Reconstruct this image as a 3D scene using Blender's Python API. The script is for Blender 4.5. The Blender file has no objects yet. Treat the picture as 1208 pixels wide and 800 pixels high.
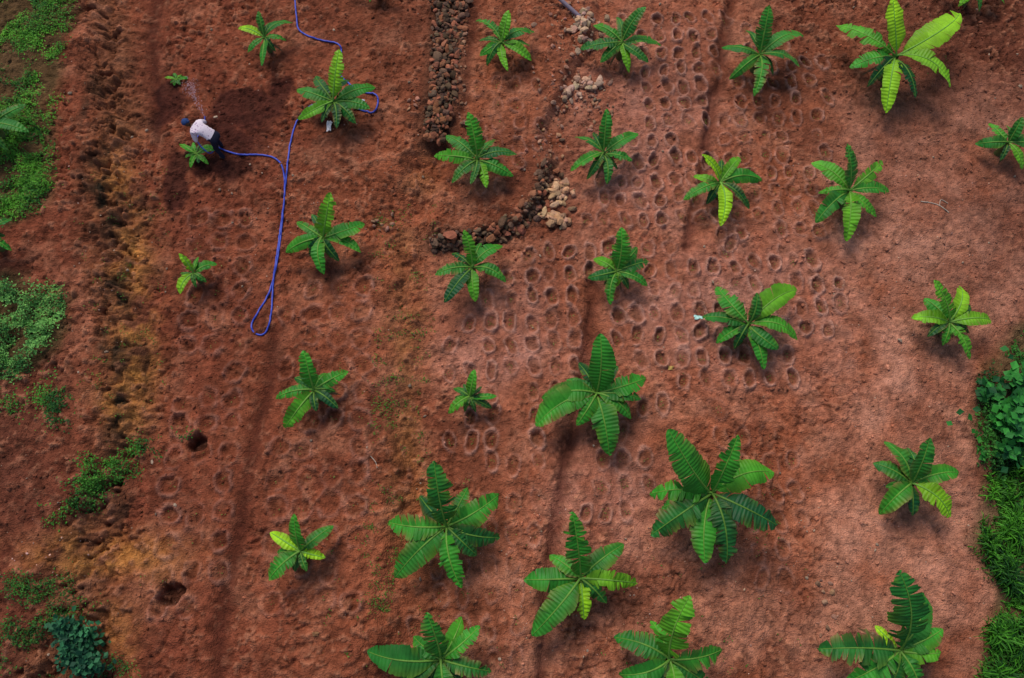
import bpy, bmesh, math
import numpy as np
from mathutils import Vector
rng = np.random.default_rng(11)
scene = bpy.context.scene
# ---------------------------------------------------------------- survey (photo measurements -> metres)
F = 948.0; TL = math.radians(20); D = 23.7
sT, cT = math.sin(TL), math.cos(TL)
CY, CZ = -D*sT, D*cT
def unproj(u, v, z):
    dx = (u-604)/F; dy = (400-v)/F
    wy = dy*cT+sT; wz = dy*sT-cT
    t = (z-CZ)/wz
    return dx*t, CY+wy*t
def proj(x, y, z):
    ry = y-CY; rz = z-CZ
    cy = ry*cT+rz*sT; cz = -ry*sT+rz*cT
    return 604+F*x/(-cz), 400-F*cy/(-cz)
def sm(t):
    t = np.clip(t, 0, 1); return t*t*(3-2*t)
_lat = [np.random.default_rng(100+i).random((256, 256)) for i in range(12)]
def vn(x, y, s, k=0):
    L = _lat[k % 12]
    a = np.asarray(x)/s+37.3*k+500; b = np.asarray(y)/s+11.7*k+500
    i = np.floor(a).astype(int); j = np.floor(b).astype(int)
    fx = sm(a-i); fy = sm(b-j)
    i0 = i % 256; i1 = (i+1) % 256; j0 = j % 256; j1 = (j+1) % 256
    return ((L[i0, j0]*(1-fx)+L[i1, j0]*fx)*(1-fy)+(L[i0, j1]*(1-fx)+L[i1, j1]*fx)*fy)*2-1
def fbm(x, y, s, o=4, k=0):
    r = 0; a = 1; t = 0
    c, sn = math.cos(.6), math.sin(.6)
    for q in range(o):
        r = r+a*vn(x, y, s, k+q); t += a; a *= .55; s *= .5
        x, y = x*c-y*sn, x*sn+y*c
    return r/t*1.5
def polydist(u, v, P, closed=True):
    P = np.array(P, float); n = len(P)
    d = np.full(np.shape(u), 1e9); ins = np.zeros(np.shape(u), bool)
    for i in range(n if closed else n-1):
        a = P[i]; b = P[(i+1) % n]; ab = b-a
        t = np.clip(((u-a[0])*ab[0]+(v-a[1])*ab[1])/(ab@ab), 0, 1)
        d = np.minimum(d, np.hypot(u-a[0]-t*ab[0], v-a[1]-t*ab[1]))
        if closed:
            c = ((a[1] > v) != (b[1] > v))
            xx = a[0]+(v-a[1])*ab[0]/(ab[1] if ab[1] else 1e-9)
            ins ^= (c & (u < xx))
    return np.where(ins, -d, d) if closed else d
def blob(u, v, L):
    r = np.zeros(np.shape(u))
    for (a, b, ra, rb, st) in L:
        r = np.maximum(r, st*np.exp(-(((u-a)/ra)**2+((v-b)/rb)**2)))
    return r
# ---------------------------------------------------------------- terrain grid
st = 0.034
def axis(lo, hi):
    c = np.arange(lo, hi+st, st); e = []; d = st; p = hi+st
    while p < 600:
        d *= 1.22; p += d; e.append(p)
    g = []; d = st; p = lo
    while p > -600:
        d *= 1.22; p -= d; g.append(p)
    return np.concatenate([g[::-1], c, e]), len(g), len(c)
xs, ix0, nx = axis(-19.6, 19.6); ys, iy0, ny = axis(-10.6, 14.4)
X, Y = np.meshgrid(xs, ys, indexing='ij')
Xc = np.clip(X, -20.5, 20.5); Yc = np.clip(Y, -11.5, 15.5)
crA = [(75, -80), (78, 0), (85, 100), (72, 200), (85, 300), (115, 400), (105, 500), (60, 600), (20, 700), (0, 800), (-10, 900)]
toA = [(178, -80), (180, 0), (188, 100), (192, 200), (198, 300), (196, 420), (190, 500), (160, 600), (145, 700), (140, 800), (140, 900)]
crB = [(506, -80), (506, 0), (500, 160), (448, 205), (425, 270), (435, 350), (445, 450), (440, 600), (415, 700), (405, 800), (405, 900)]
toB = [(548, -80), (548, 0), (536, 165), (524, 205), (512, 270), (512, 350), (508, 450), (504, 600), (490, 700), (480, 800), (480, 900)]
ci = lambda v, P: np.interp(v, [p[1] for p in P], [p[0] for p in P])
PLAT = [(530, -120), (530, 200), (500, 262), (520, 283), (575, 277), (612, 262), (638, 232), (652, 190), (640, 150), (668, 90), (700, 30), (690, -120)]
def coarse(u, v, x, y):
    w = 16*fbm(x, y, 1.6, 4, 1); w2 = 3*fbm(x, y, .8, 2, 4)
    sA = sm((ci(v, toA)-(u+w))/(ci(v, toA)-ci(v, crA)))
    sB = sm((ci(v, toB)-(u+w*.5*sm((v-160)/60)))/(ci(v, toB)-ci(v, crB)))
    pl = sm(.5-(polydist(u+w2, v+w2, PLAT))/16)
    hr = .34*pl
    hT = .62-.16*sm((v-170)/150)
    h = hr+(hT-hr)*sB+.72*sA
    h = h+.12*fbm(x, y, 3.5, 3, 6)-.12*sm((u-1000)/300)
    return h, sA, sB, pl
H = np.zeros_like(X)
for _ in range(4):
    U, V = proj(Xc, Yc, H)
    h2, sA, sB, pl = coarse(U, V, Xc, Yc)
    H = .35*H+.65*h2 if _ < 3 else h2
U, V = proj(Xc, Yc, H)
Wn = fbm(Xc, Yc, 1.1, 4, 2)
Uw = U+12*Wn; Vw = V+12*fbm(Xc, Yc, 1.1, 4, 5)
bankA = np.clip(4*sA*(1-sA), 0, 1); bankB = np.clip(4*sB*(1-sB), 0, 1)*sm((V-150)/80)
PATHS_WALLSHADE = [([(868, -40), (858, 40), (842, 130), (828, 200), (812, 290)], 6.5, .24),
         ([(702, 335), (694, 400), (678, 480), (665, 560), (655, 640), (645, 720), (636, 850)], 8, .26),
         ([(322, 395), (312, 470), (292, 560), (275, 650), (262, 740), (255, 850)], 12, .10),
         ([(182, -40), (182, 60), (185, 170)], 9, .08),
         ([(561, -60), (560, 0), (551, 70), (546, 130), (532, 175)], 6, .10)]  # last entry: added trench, wall-side shade put into shape and colour
path_wallshade = np.zeros_like(X); dpath_wallshade = np.zeros_like(X)
for P, w, dp in PATHS_WALLSHADE:
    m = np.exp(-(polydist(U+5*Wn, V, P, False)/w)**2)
    path_wallshade = np.maximum(path_wallshade, m); dpath_wallshade = np.maximum(dpath_wallshade, m*dp)
rightz = sm((U-930+30*Wn)/90)*sm((V-60)/60)
REG = [([(728, 12), (858, 12), (832, 275), (690, 268), (740, 120)], .60, .70, .15, .23, 1.),
       ([(876, 20), (965, 60), (985, 190), (960, 292), (828, 290), (850, 150)], .60, .70, .15, .23, .75),
       ([(640, 278), (830, 285), (1000, 305), (985, 385), (930, 475), (820, 465), (712, 425), (695, 340), (620, 300)], .62, .72, .155, .24, 1.),
       ([(530, 375), (620, 300), (690, 330), (685, 425), (655, 560), (530, 560)], .62, .72, .155, .24, .85),
       ([(700, 440), (800, 470), (770, 530), (765, 625), (680, 615)], .60, .72, .15, .24, .9),
       ([(500, 600), (640, 570), (620, 800), (480, 800)], .66, .78, .15, .24, .45),
       ([(840, 480), (930, 480), (960, 560), (950, 700), (880, 700)], .66, .78, .15, .24, .45),
       ([(210, 225), (325, 245), (300, 400), (290, 560), (255, 700), (165, 770), (190, 560), (215, 420)], .72, .80, .22, .25, .7),
       ([(345, 325), (435, 330), (440, 500), (440, 700), (300, 760), (320, 560)], .72, .80, .22, .25, .6),
       ([(560, 90), (640, 90), (640, 200), (600, 250), (545, 240)], .66, .76, .15, .24, .4)]
regm = np.zeros_like(X)
for P, *_r in REG:
    regm = np.maximum(regm, sm(.5-polydist(U, V, P)/20)*_r[-1])
rough = (1-.65*path_wallshade)*(1-.5*rightz)*(1-.50*regm)
H = H-dpath_wallshade
nA = fbm(X, Y, .75, 3, 3); nB = fbm(X, Y, .26, 4, 7); nC = np.abs(fbm(X, Y, .42, 4, 8))
H = H+rough*(.070*nA+.052*nB-.07*np.exp(-(nC/.12)**2)*sm(fbm(X, Y, 1.3, 2, 1)+.5))
lump = np.clip(fbm(X, Y, .17, 3, 9)-.18, 0, 1); cl_mask = .35+.65*sm(fbm(X, Y, 1.7, 3, 10)*1.4+.45)
H = H+rough*.135*lump*cl_mask
H = H+.016*fbm(X, Y, .09, 2, 0)*(1-.5*path_wallshade)
rill = np.abs(fbm(X, Y, 1.3, 5, 11))
nD = fbm(X, Y, .7, 5, 2)
H = H-bankA*.17*np.exp(-(rill/.14)**2)+bankA*(.20*nD+.06*nB-.08*np.exp(-(nC/.15)**2))+bankB*.12*fbm(X, Y, .4, 4, 2)
pit = np.zeros_like(X); rim = np.zeros_like(X)
PITS = []
for P, sx, sy, rx, ry, amp in REG:
    gxx = np.arange(-18, 18, sx); gyy = np.arange(-9.5, 13, sy)
    A, B = np.meshgrid(gxx, gyy); A = A.ravel()+.0; B = B.ravel()
    A = A+.10*B*(-.35)+rng.normal(0, .04, A.shape); B = B+.05*A+rng.normal(0, .05, B.shape)
    zz = .5 if P[0][0] < 450 else 0.0
    uu, vv = proj(A, B, zz)
    ok = (polydist(uu, vv, P) < rng.normal(-2, 5, A.shape)) & (rng.random(A.shape) < .94)
    for a, b in zip(A[ok], B[ok]):
        i = ix0+int((a+19.6)/st); j = iy0+int((b+10.6)/st); R = 17
        if i < ix0+R or j < iy0+R or i > ix0+nx-R or j > iy0+ny-R: continue
        S = np.s_[i-R:i+R, j-R:j+R]
        th = rng.normal(0.08, .2); f = rng.uniform(.82, 1.18); f2 = rng.uniform(.82, 1.18)
        dx = X[S]-a; dy = Y[S]-b
        qx = (dx*math.cos(th)+dy*math.sin(th))/(rx*f); qy = (-dx*math.sin(th)+dy*math.cos(th))/(ry*f2)
        d = (np.abs(qx)**2.4+np.abs(qy)**2.4)**(1/2.4)+.24*fbm(X[S], Y[S], .2, 3, 3)
        am = amp*rng.uniform(.5, 1.15)
        hole = sm((1.0-d)/.40)
        rg = np.exp(-((d-1.2)/.24)**2)*np.clip(.8+.9*vn(X[S], Y[S], .2, 5), 0, 1.6)
        H[S] += am*(-.072*hole+.090*rg)
        pit[S] = np.maximum(pit[S], hole*am); rim[S] = np.maximum(rim[S], rg*am)
        PITS.append((a, b, amp))
holes = np.zeros_like(X)
for (a, b, rx, ry) in [(233, 521, .27, .25), (201, 701, .29, .29)]:
    x0, y0 = unproj(a, b, .5)
    d = np.sqrt(((X-x0)/rx)**2+((Y-y0)/ry)**2)+.3*fbm(X, Y, .3, 2, 2)
    m = sm((1.2-d)/.4); holes = np.maximum(holes, m); H = H-.38*m+.09*np.exp(-((d-1.5)/.35)**2)*np.clip(.6+vn(X, Y, .3, 3), 0, 1)
# ---------------------------------------------------------------- soil colour
U, V = proj(Xc, Yc, np.clip(H, -.5, 2))
def C(*c): return np.array(c)
col = np.zeros(X.shape+(3,))
def mix(col, c, m):
    m = np.clip(m, 0, 1)[..., None]; return col*(1-m)+c*m
n1 = fbm(X, Y, 3.0, 5, 0); n2 = fbm(X, Y, .9, 4, 5); n3 = fbm(X, Y, .25, 3, 9)
col[:] = C(.325, .096, .044)
col = mix(col, C(.165, .047, .024), sm(.38+1.0*n1)*.65)
col = mix(col, C(.46, .178, .098), sm(n2*1.2+.05)*.6)
col = mix(col, C(.51, .225, .145), rightz*(.55+.5*n2))
col = mix(col, C(.46, .19, .115), sm((V-560)/200)*sm((U-480)/120)*(.4+.5*n2))
mid = blob(U, V, [(760, 170, 90, 180, .65), (860, 360, 130, 90, .85), (600, 400, 90, 70, .75), (720, 580, 90, 100, .55)])
col = mix(col, C(.46, .205, .150), mid*(.7+.5*n2))
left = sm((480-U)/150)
col = mix(col, C(.190, .047, .024), left*.55*(1-.6*n2))  # dark red terrace soil, plus left edge darkening painted in
corner_shade = blob(U, V, [(1150, 20, 190, 170, .85), (1230, 250, 120, 120, .7), (1120, 820, 150, 120, .4), (0, 520, 90, 160, .85), (20, 800, 150, 200, .65), (440, 20, 110, 110, .35), (1230, 600, 90, 120, .5)])
col = mix(col, C(.12, .038, .022), corner_shade)  # vignette-like darkening of the frame edges painted into the soil
col = mix(col, C(.21, .085, .040), bankA*.7)
org = blob(Uw, Vw, [(160, 400, 24, 75, 1.), (140, 235, 26, 60, .6), (152, 300, 26, 40, .8), (120, 655, 80, 26, .8), (60, 660, 40, 20, .4), (145, 470, 28, 30, .8), (140, 750, 22, 40, .4)])
col = mix(col, C(.58, .24, .055), org*np.clip(.55+1.0*n2+.4*n3, 0, 1))
stn = blob(Uw, Vw, [(135, 380, 18, 90, 1.), (122, 225, 22, 60, 1.), (140, 475, 18, 60, .9), (112, 130, 22, 60, .7), (160, 250, 14, 40, .7), (150, 600, 16, 25, .6), (190, 330, 12, 30, .6), (170, 430, 10, 40, .6)])
stm = stn*np.clip(.35+1.6*fbm(X*1.8, Y, .5, 4, 3), 0, 1)
col = mix(col, C(.028, .020, .012), stm*1.15)
col = mix(col, C(.16, .07, .030), bankB*.45*np.clip(.5+1.3*n2, 0, 1))
orgB = blob(Uw, Vw, [(482, 560, 18, 110, .8), (484, 400, 18, 60, .6), (510, 205, 20, 20, .5), (474, 320, 14, 40, .5), (505, 620, 10, 80, .5)])
col = mix(col, C(.46, .175, .05), orgB*(.5+.7*n2))
wet = blob(Uw, Vw, [(290, 130, 46, 40, 1.), (205, 120, 26, 40, .95), (325, 105, 22, 22, .8), (205, 215, 22, 38, .85), (262, 195, 42, 22, .8), (235, 90, 34, 12, .5), (262, 160, 40, 30, .9), (395, 145, 40, 20, .5), (245, 340, 22, 12, .5), (385, 320, 40, 14, .4)])
wet = sm((wet-.28+.25*n2)/.3)
col = mix(col, C(.060, .016, .011), wet*.88)
col = mix(col, col*C(.40, .37, .41), path_wallshade*.85)  # darker furrows, and the painted shade strip beside the upper wall
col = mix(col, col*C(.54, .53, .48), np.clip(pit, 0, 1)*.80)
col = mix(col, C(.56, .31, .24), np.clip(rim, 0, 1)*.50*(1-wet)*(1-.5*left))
col = mix(col, C(.06, .020, .012), holes*.8)
col = mix(col, C(.52, .215, .12), np.clip(lump*2, 0, 1)*rough*.5*(1-wet)*cl_mask*(1-.6*stn))
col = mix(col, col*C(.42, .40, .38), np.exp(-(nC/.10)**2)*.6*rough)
gmask = np.zeros_like(X)
G1 = [(-400, -160), (92, -160), (95, 10), (72, 60), (60, 150), (70, 215), (40, 255), (-10, 262), (-400, 300)]
GR = [(1165, 560), (1150, 640), (1172, 700), (1150, 800), (1140, 950), (1600, 950), (1600, 360), (1215, 370), (1170, 430), (1150, 500)]
G2 = [(-300, 330), (10, 325), (50, 340), (95, 345), (75, 385), (50, 430), (20, 445), (-300, 460)]
for P in (G1, GR, G2):
    gmask = np.maximum(gmask, sm(.5-polydist(Uw, Vw, P)/22))
col = mix(col, C(.050, .055, .020), gmask*.7)
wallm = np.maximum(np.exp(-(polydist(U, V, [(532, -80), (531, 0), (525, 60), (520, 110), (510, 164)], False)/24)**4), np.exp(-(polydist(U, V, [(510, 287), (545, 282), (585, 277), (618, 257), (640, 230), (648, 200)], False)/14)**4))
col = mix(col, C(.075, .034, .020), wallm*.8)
far = sm((np.maximum(np.abs(X)-19, np.abs(Y-2)-13))/12)
col = mix(col, C(.10, .085, .035), far*.7)
col = col*(1+.28*n3+.20*fbm(X, Y, .1, 2, 1))[..., None]
col = np.clip(col, .004, .9)
def Hs(x, y, A=None):
    A = H if A is None else A
    a = np.clip((np.asarray(x)+19.6)/st, 0, nx-2); b = np.clip((np.asarray(y)+10.6)/st, 0, ny-2)
    i = a.astype(int); j = b.astype(int); fx = a-i; fy = b-j; i = i+ix0; j = j+iy0
    if A.ndim == 3: fx = fx[..., None]; fy = fy[..., None]
    return (A[i, j]*(1-fx)+A[i+1, j]*fx)*(1-fy)+(A[i, j+1]*(1-fx)+A[i+1, j+1]*fx)*fy
def surf(u, v, dz=0.):
    z = np.zeros(np.shape(u))+.3
    for _ in range(10):
        x, y = unproj(u, v, z+dz); z = .4*z+.6*Hs(x, y)
    x, y = unproj(u, v, z+dz)
    return x, y, Hs(x, y)
# ---------------------------------------------------------------- mesh helpers
def np_mesh(name, v, f, colr=None, mats=(), smooth=True, par=None):
    me = bpy.data.meshes.new(name)
    v = np.asarray(v, np.float32); f = np.asarray(f, np.int32)
    k = f.shape[1]
    me.vertices.add(len(v)); me.vertices.foreach_set('co', v.ravel())
    me.loops.add(f.size); me.loops.foreach_set('vertex_index', f.ravel())
    me.polygons.add(len(f))
    me.polygons.foreach_set('loop_start', np.arange(0, f.size, k, dtype=np.int32))
    me.polygons.foreach_set('loop_total', np.full(len(f), k, np.int32))
    me.polygons.foreach_set('use_smooth', np.full(len(f), smooth, bool))
    me.update(calc_edges=True)
    def at(nm, c):
        a = me.color_attributes.new(nm, 'FLOAT_COLOR', 'POINT')
        c4 = np.ones((len(v), 4), np.float32); c4[:, :3] = c
        a.data.foreach_set('color', c4.ravel())
    if colr is not None: at('Col', colr)
    if par is not None: at('Par', par)
    o = bpy.data.objects.new(name, me); scene.collection.objects.link(o)
    for m in mats: me.materials.append(m)
    return o
def mat(name, rough=.9, spec=.2, color=None, attr=False, nscale=(6, 40), namp=(.25, .25), bump=None, trans=0., vein=False):
    m = bpy.data.materials.new(name); m.use_nodes = True
    nt = m.node_tree; N = nt.nodes; L = nt.links
    bs = N['Principled BSDF']; out = N['Material Output']
    bs.inputs['Roughness'].default_value = rough
    bs.inputs['Specular IOR Level'].default_value = spec
    tc = N.new('ShaderNodeTexCoord')
    if attr:
        a = N.new('ShaderNodeAttribute'); a.attribute_name = 'Col'; src = a.outputs['Color']
    else:
        a = N.new('ShaderNodeRGB'); a.outputs[0].default_value = (*color, 1); src = a.outputs[0]
    for s, am in zip(nscale, namp):
        if am <= 0: continue
        n = N.new('ShaderNodeTexNoise'); n.inputs['Scale'].default_value = s; n.inputs['Detail'].default_value = 3
        n.inputs['Roughness'].default_value = .65
        L.new(tc.outputs['Object'], n.inputs['Vector'])
        mr = N.new('ShaderNodeMapRange'); mr.inputs[1].default_value = .25; mr.inputs[2].default_value = .75
        mr.inputs[3].default_value = 1-am; mr.inputs[4].default_value = 1+am
        L.new(n.outputs['Fac'], mr.inputs[0])
        vm = N.new('ShaderNodeVectorMath'); vm.operation = 'SCALE'
        L.new(src, vm.inputs[0]); L.new(mr.outputs[0], vm.inputs['Scale']); src = vm.outputs[0]
    L.new(src, bs.inputs['Base Color'])
    prev = None
    if bump:
        for s, dist in bump:
            n = N.new('ShaderNodeTexNoise'); n.inputs['Scale'].default_value = s; n.inputs['Detail'].default_value = 3
            L.new(tc.outputs['Object'], n.inputs['Vector'])
            b = N.new('ShaderNodeBump'); b.inputs['Distance'].default_value = dist; b.inputs['Strength'].default_value = 1
            L.new(n.outputs['Fac'], b.inputs['Height'])
            if prev: L.new(prev, b.inputs['Normal'])
            prev = b.outputs[0]
    if vein:
        a2 = N.new('ShaderNodeAttribute'); a2.attribute_name = 'Par'
        sp = N.new('ShaderNodeSeparateColor'); L.new(a2.outputs['Color'], sp.inputs[0])
        mu = N.new('ShaderNodeMath'); mu.operation = 'MULTIPLY'; mu.inputs[1].default_value = 2*math.pi/.10
        L.new(sp.outputs[0], mu.inputs[0])
        si = N.new('ShaderNodeMath'); si.operation = 'SINE'; L.new(mu.outputs[0], si.inputs[0])
        b = N.new('ShaderNodeBump'); b.inputs['Distance'].default_value = .008; b.inputs['Strength'].default_value = .7
        L.new(si.outputs[0], b.inputs['Height'])
        if prev: L.new(prev, b.inputs['Normal'])
        prev = b.outputs[0]
    if prev: L.new(prev, bs.inputs['Normal'])
    if trans > 0:
        t = N.new('ShaderNodeBsdfTranslucent'); mx = N.new('ShaderNodeMixShader'); mx.inputs[0].default_value = trans
        L.new(src, t.inputs['Color']); L.new(bs.outputs[0], mx.inputs[1]); L.new(t.outputs[0], mx.inputs[2])
        L.new(mx.outputs[0], out.inputs['Surface'])
    return m
M_soil = mat('red_soil', .95, .10, attr=True, nscale=(9, 48), namp=(.20, .48), bump=((22, .07),))
M_leaf = mat('banana_leaf', .5, .26, attr=True, nscale=(4,), namp=(.28,), trans=.22, vein=True)
M_fol = mat('foliage', .6, .2, attr=True, nscale=(3,), namp=(.2,), trans=.2)
M_rock = mat('rock', .9, .2, attr=True, nscale=(9, 50), namp=(.3, .25), bump=((30, .02),))
M_stem = mat('stem', .8, .2, attr=True, nscale=(12, 60), namp=(.3, .2))
nX, nY = X.shape
idx = np.arange(nX*nY).reshape(nX, nY)
f = np.stack([idx[:-1, :-1], idx[1:, :-1], idx[1:, 1:], idx[:-1, 1:]], -1).reshape(-1, 4)
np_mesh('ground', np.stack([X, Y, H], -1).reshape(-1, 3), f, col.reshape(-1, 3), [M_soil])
# ---------------------------------------------------------------- rocks / clods
def ico(sub):
    bm = bmesh.new(); bmesh.ops.create_icosphere(bm, subdivisions=sub, radius=1)
    v = np.array([q.co[:] for q in bm.verts]); ff = np.array([[w.index for w in p.verts] for p in bm.faces]); bm.free(); return v, ff
I1 = ico(1); I2 = ico(2)
def rocks(name, pos, size, cols, tmpl, mt, angular=True, flat=.75):
    tv, tf = tmpl; n = len(pos); vs = np.zeros((n, len(tv), 3))
    for i in range(n):
        if angular:
            pn = rng.normal(size=(9, 3)); pn /= np.linalg.norm(pn, axis=1)[:, None]
            hh = rng.uniform(.55, 1.0, 9); dd = tv@pn.T
            r = np.min(np.where(dd > .05, hh/np.maximum(dd, .05), 9), axis=1); r = np.minimum(r, 1.2)
            v = tv*r[:, None]
        else:
            v = tv*(1+rng.uniform(-.3, .3, (len(tv), 1)))
        v = v*np.array([rng.uniform(.7, 1.45), rng.uniform(.6, 1.1), flat*rng.uniform(.7, 1.1)])
        a = rng.uniform(0, 6.28); b = rng.normal(0, .35)
        Rz = np.array([[math.cos(a), -math.sin(a), 0], [math.sin(a), math.cos(a), 0], [0, 0, 1]])
        Rx = np.array([[1, 0, 0], [0, math.cos(b), -math.sin(b)], [0, math.sin(b), math.cos(b)]])
        vs[i] = (v@Rx.T@Rz.T)*size[i]+pos[i]
    ff = (tf[None]+(np.arange(n)*len(tv))[:, None, None]).reshape(-1, 3)
    c = np.repeat(cols, len(tv), axis=0)
    return np_mesh(name, vs.reshape(-1, 3), ff, c, [mt], smooth=False)
n = 26000
cx = rng.uniform(-19, 19, n); cy = rng.uniform(-10.3, 14, n)
pk = fbm(cx, cy, 1.8, 3, 4)+rng.normal(0, .5, n) > .05
pk &= (Hs(cx, cy, path_wallshade) < .3)
cx, cy = cx[pk], cy[pk]; n = len(cx)
sz = .014+.048*rng.random(n)**3.4
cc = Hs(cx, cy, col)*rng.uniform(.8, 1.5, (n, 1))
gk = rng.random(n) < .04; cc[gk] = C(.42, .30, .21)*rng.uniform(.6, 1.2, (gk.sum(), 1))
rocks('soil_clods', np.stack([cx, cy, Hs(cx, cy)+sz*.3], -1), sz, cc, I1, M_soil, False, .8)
def rockcol(n, base=(.17, .10, .06), v=.35):
    return np.array(base)*rng.uniform(1-v, 1+v, (n, 1))*rng.uniform(.9, 1.1, (n, 3))
def wall(name, crest, toe, zc, zt, nrow, spacing, base, sz=(.12, .2)):
    cr = np.array([[*unproj(a, b, zc)] for a, b in crest]); tt = np.array([[*unproj(a, b, zt)] for a, b in toe])
    def res(P, m):
        d = np.r_[0, np.cumsum(np.linalg.norm(np.diff(P, axis=0), axis=1))]; s = np.linspace(0, d[-1], m)
        return np.stack([np.interp(s, d, P[:, 0]), np.interp(s, d, P[:, 1])], -1)
    Ln = np.linalg.norm(np.diff(cr, axis=0), axis=1).sum(); m = int(Ln/spacing)
    A, B = res(cr, m), res(tt, m); pos = []; s = []
    for i in range(m):
        for k in range(nrow):
            t = (k+.5*(i % 2)*.6+rng.normal(0, .30))/(nrow-1)
            q = A[i]*(1-t)+B[i]*t+rng.normal(0, .05, 2)
            z = max(zc*(1-t)+zt*t-.04, float(Hs(q[0], q[1])))+rng.normal(0, .025)
            pos.append([q[0], q[1], z]); s.append(sz[0]+(sz[1]-sz[0])*rng.random()**1.6)
    n = len(s); cc = rockcol(n, base, .5); k = rng.random(n) < .34; cc[k] = rockcol(k.sum(), (.28, .10, .052), .3)
    return rocks(name, np.array(pos), np.array(s), cc, I2, M_rock, True, .8)
wall('stone_wall', [(514, -60), (515, 0), (511, 60), (508, 110), (501, 160)], [(549, -60), (550, 0), (540, 60), (535, 110), (520, 166)], .70, .40, 9, .11, (.125, .070, .042), (.055, .15))
wall('stone_wall', [(508, 280), (540, 273), (580, 268), (612, 250), (630, 225), (640, 194)], [(512, 293), (545, 291), (590, 286), (624, 265), (648, 238), (656, 205)], .38, .06, 6, .11, (.135, .075, .045), (.05, .14))
def pile(name, blobs, base, s=(.05, .17), pw=1.6, lift=.1):
    pos = []; ss = []
    for (u, v, ru, rv, n) in blobs:
        a = rng.normal(0, .5, (n, 2)); uu = u+a[:, 0]*ru; vv = v+a[:, 1]*rv
        x, y, z = surf(uu, vv); h = np.exp(-(a**2).sum(1)*2)
        sz = s[0]+(s[1]-s[0])*rng.random(n)**pw
        pos.append(np.stack([x, y, z+h*lift*rng.random(n)+sz*.35], -1)); ss.append(sz)
    pos = np.concatenate(pos); ss = np.concatenate(ss)
    return rocks(name, pos, ss, rockcol(len(pos), base, .4), I2, M_rock, True, .75)
pile('stone_pile', [(657, 226, 16, 18, 44), (656, 258, 18, 10, 32)], (.48, .27, .15), (.06, .15), 1.2)
pile('stone_pile', [(690, 32, 20, 24, 60), (694, 100, 22, 12, 26), (672, 112, 24, 14, 20)], (.44, .27, .18), (.05, .15), 1.3)
pile('rubble', [(665, 60, 30, 60, 80), (680, 110, 40, 30, 80), (650, 160, 22, 30, 40), (700, 130, 26, 40, 40), (640, 180, 20, 20, 16), (488, 125, 8, 12, 10), (450, 265, 18, 14, 14), (975, 720, 20, 40, 20), (548, 30, 4, 80, 30), (545, 130, 8, 40, 20)], (.32, .16, .10), (.02, .09), 2.2, .02)
pile('pebbles', [(1050, 330, 260, 160, 160), (950, 640, 240, 160, 140), (380, 180, 120, 180, 110), (700, 740, 160, 90, 90), (120, 250, 60, 180, 70), (60, 640, 60, 60, 40), (640, 640, 160, 90, 90)], (.46, .28, .20), (.010, .028), 2.5, .0)
# ---------------------------------------------------------------- banana plants
class MB:
    def __init__(s): s.v = []; s.f = []; s.c = []; s.p = []; s.n = 0
    def grid(s, P, c, par, cl=False):
        a, b = P.shape[:2]; o = s.n; s.n += a*b
        s.v.append(P.reshape(-1, 3)); s.c.append(np.broadcast_to(c, P.shape).reshape(-1, 3)); s.p.append(np.broadcast_to(par, P.shape).reshape(-1, 3))
        I = np.arange(a*b).reshape(a, b)+o
        s.f.append(np.stack([I[:-1, :-1], I[1:, :-1], I[1:, 1:], I[:-1, 1:]], -1).reshape(-1, 4))
        if cl: s.f.append(np.stack([I[:-1, -1], I[1:, -1], I[1:, 0], I[:-1, 0]], -1).reshape(-1, 4))
    def make(s, name, mats, **k):
        return np_mesh(name, np.concatenate(s.v), np.concatenate(s.f), np.concatenate(s.c), mats, par=np.concatenate(s.p), **k)
DARK, MIDG, BRI = C(.007, .080, .020), C(.042, .29, .018), C(.34, .66, .012)
def gcol(b):
    return DARK*(1-b/.5)+MIDG*(b/.5) if b < .5 else MIDG*(1-(b-.5)/.5)+BRI*((b-.5)/.5)
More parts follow.
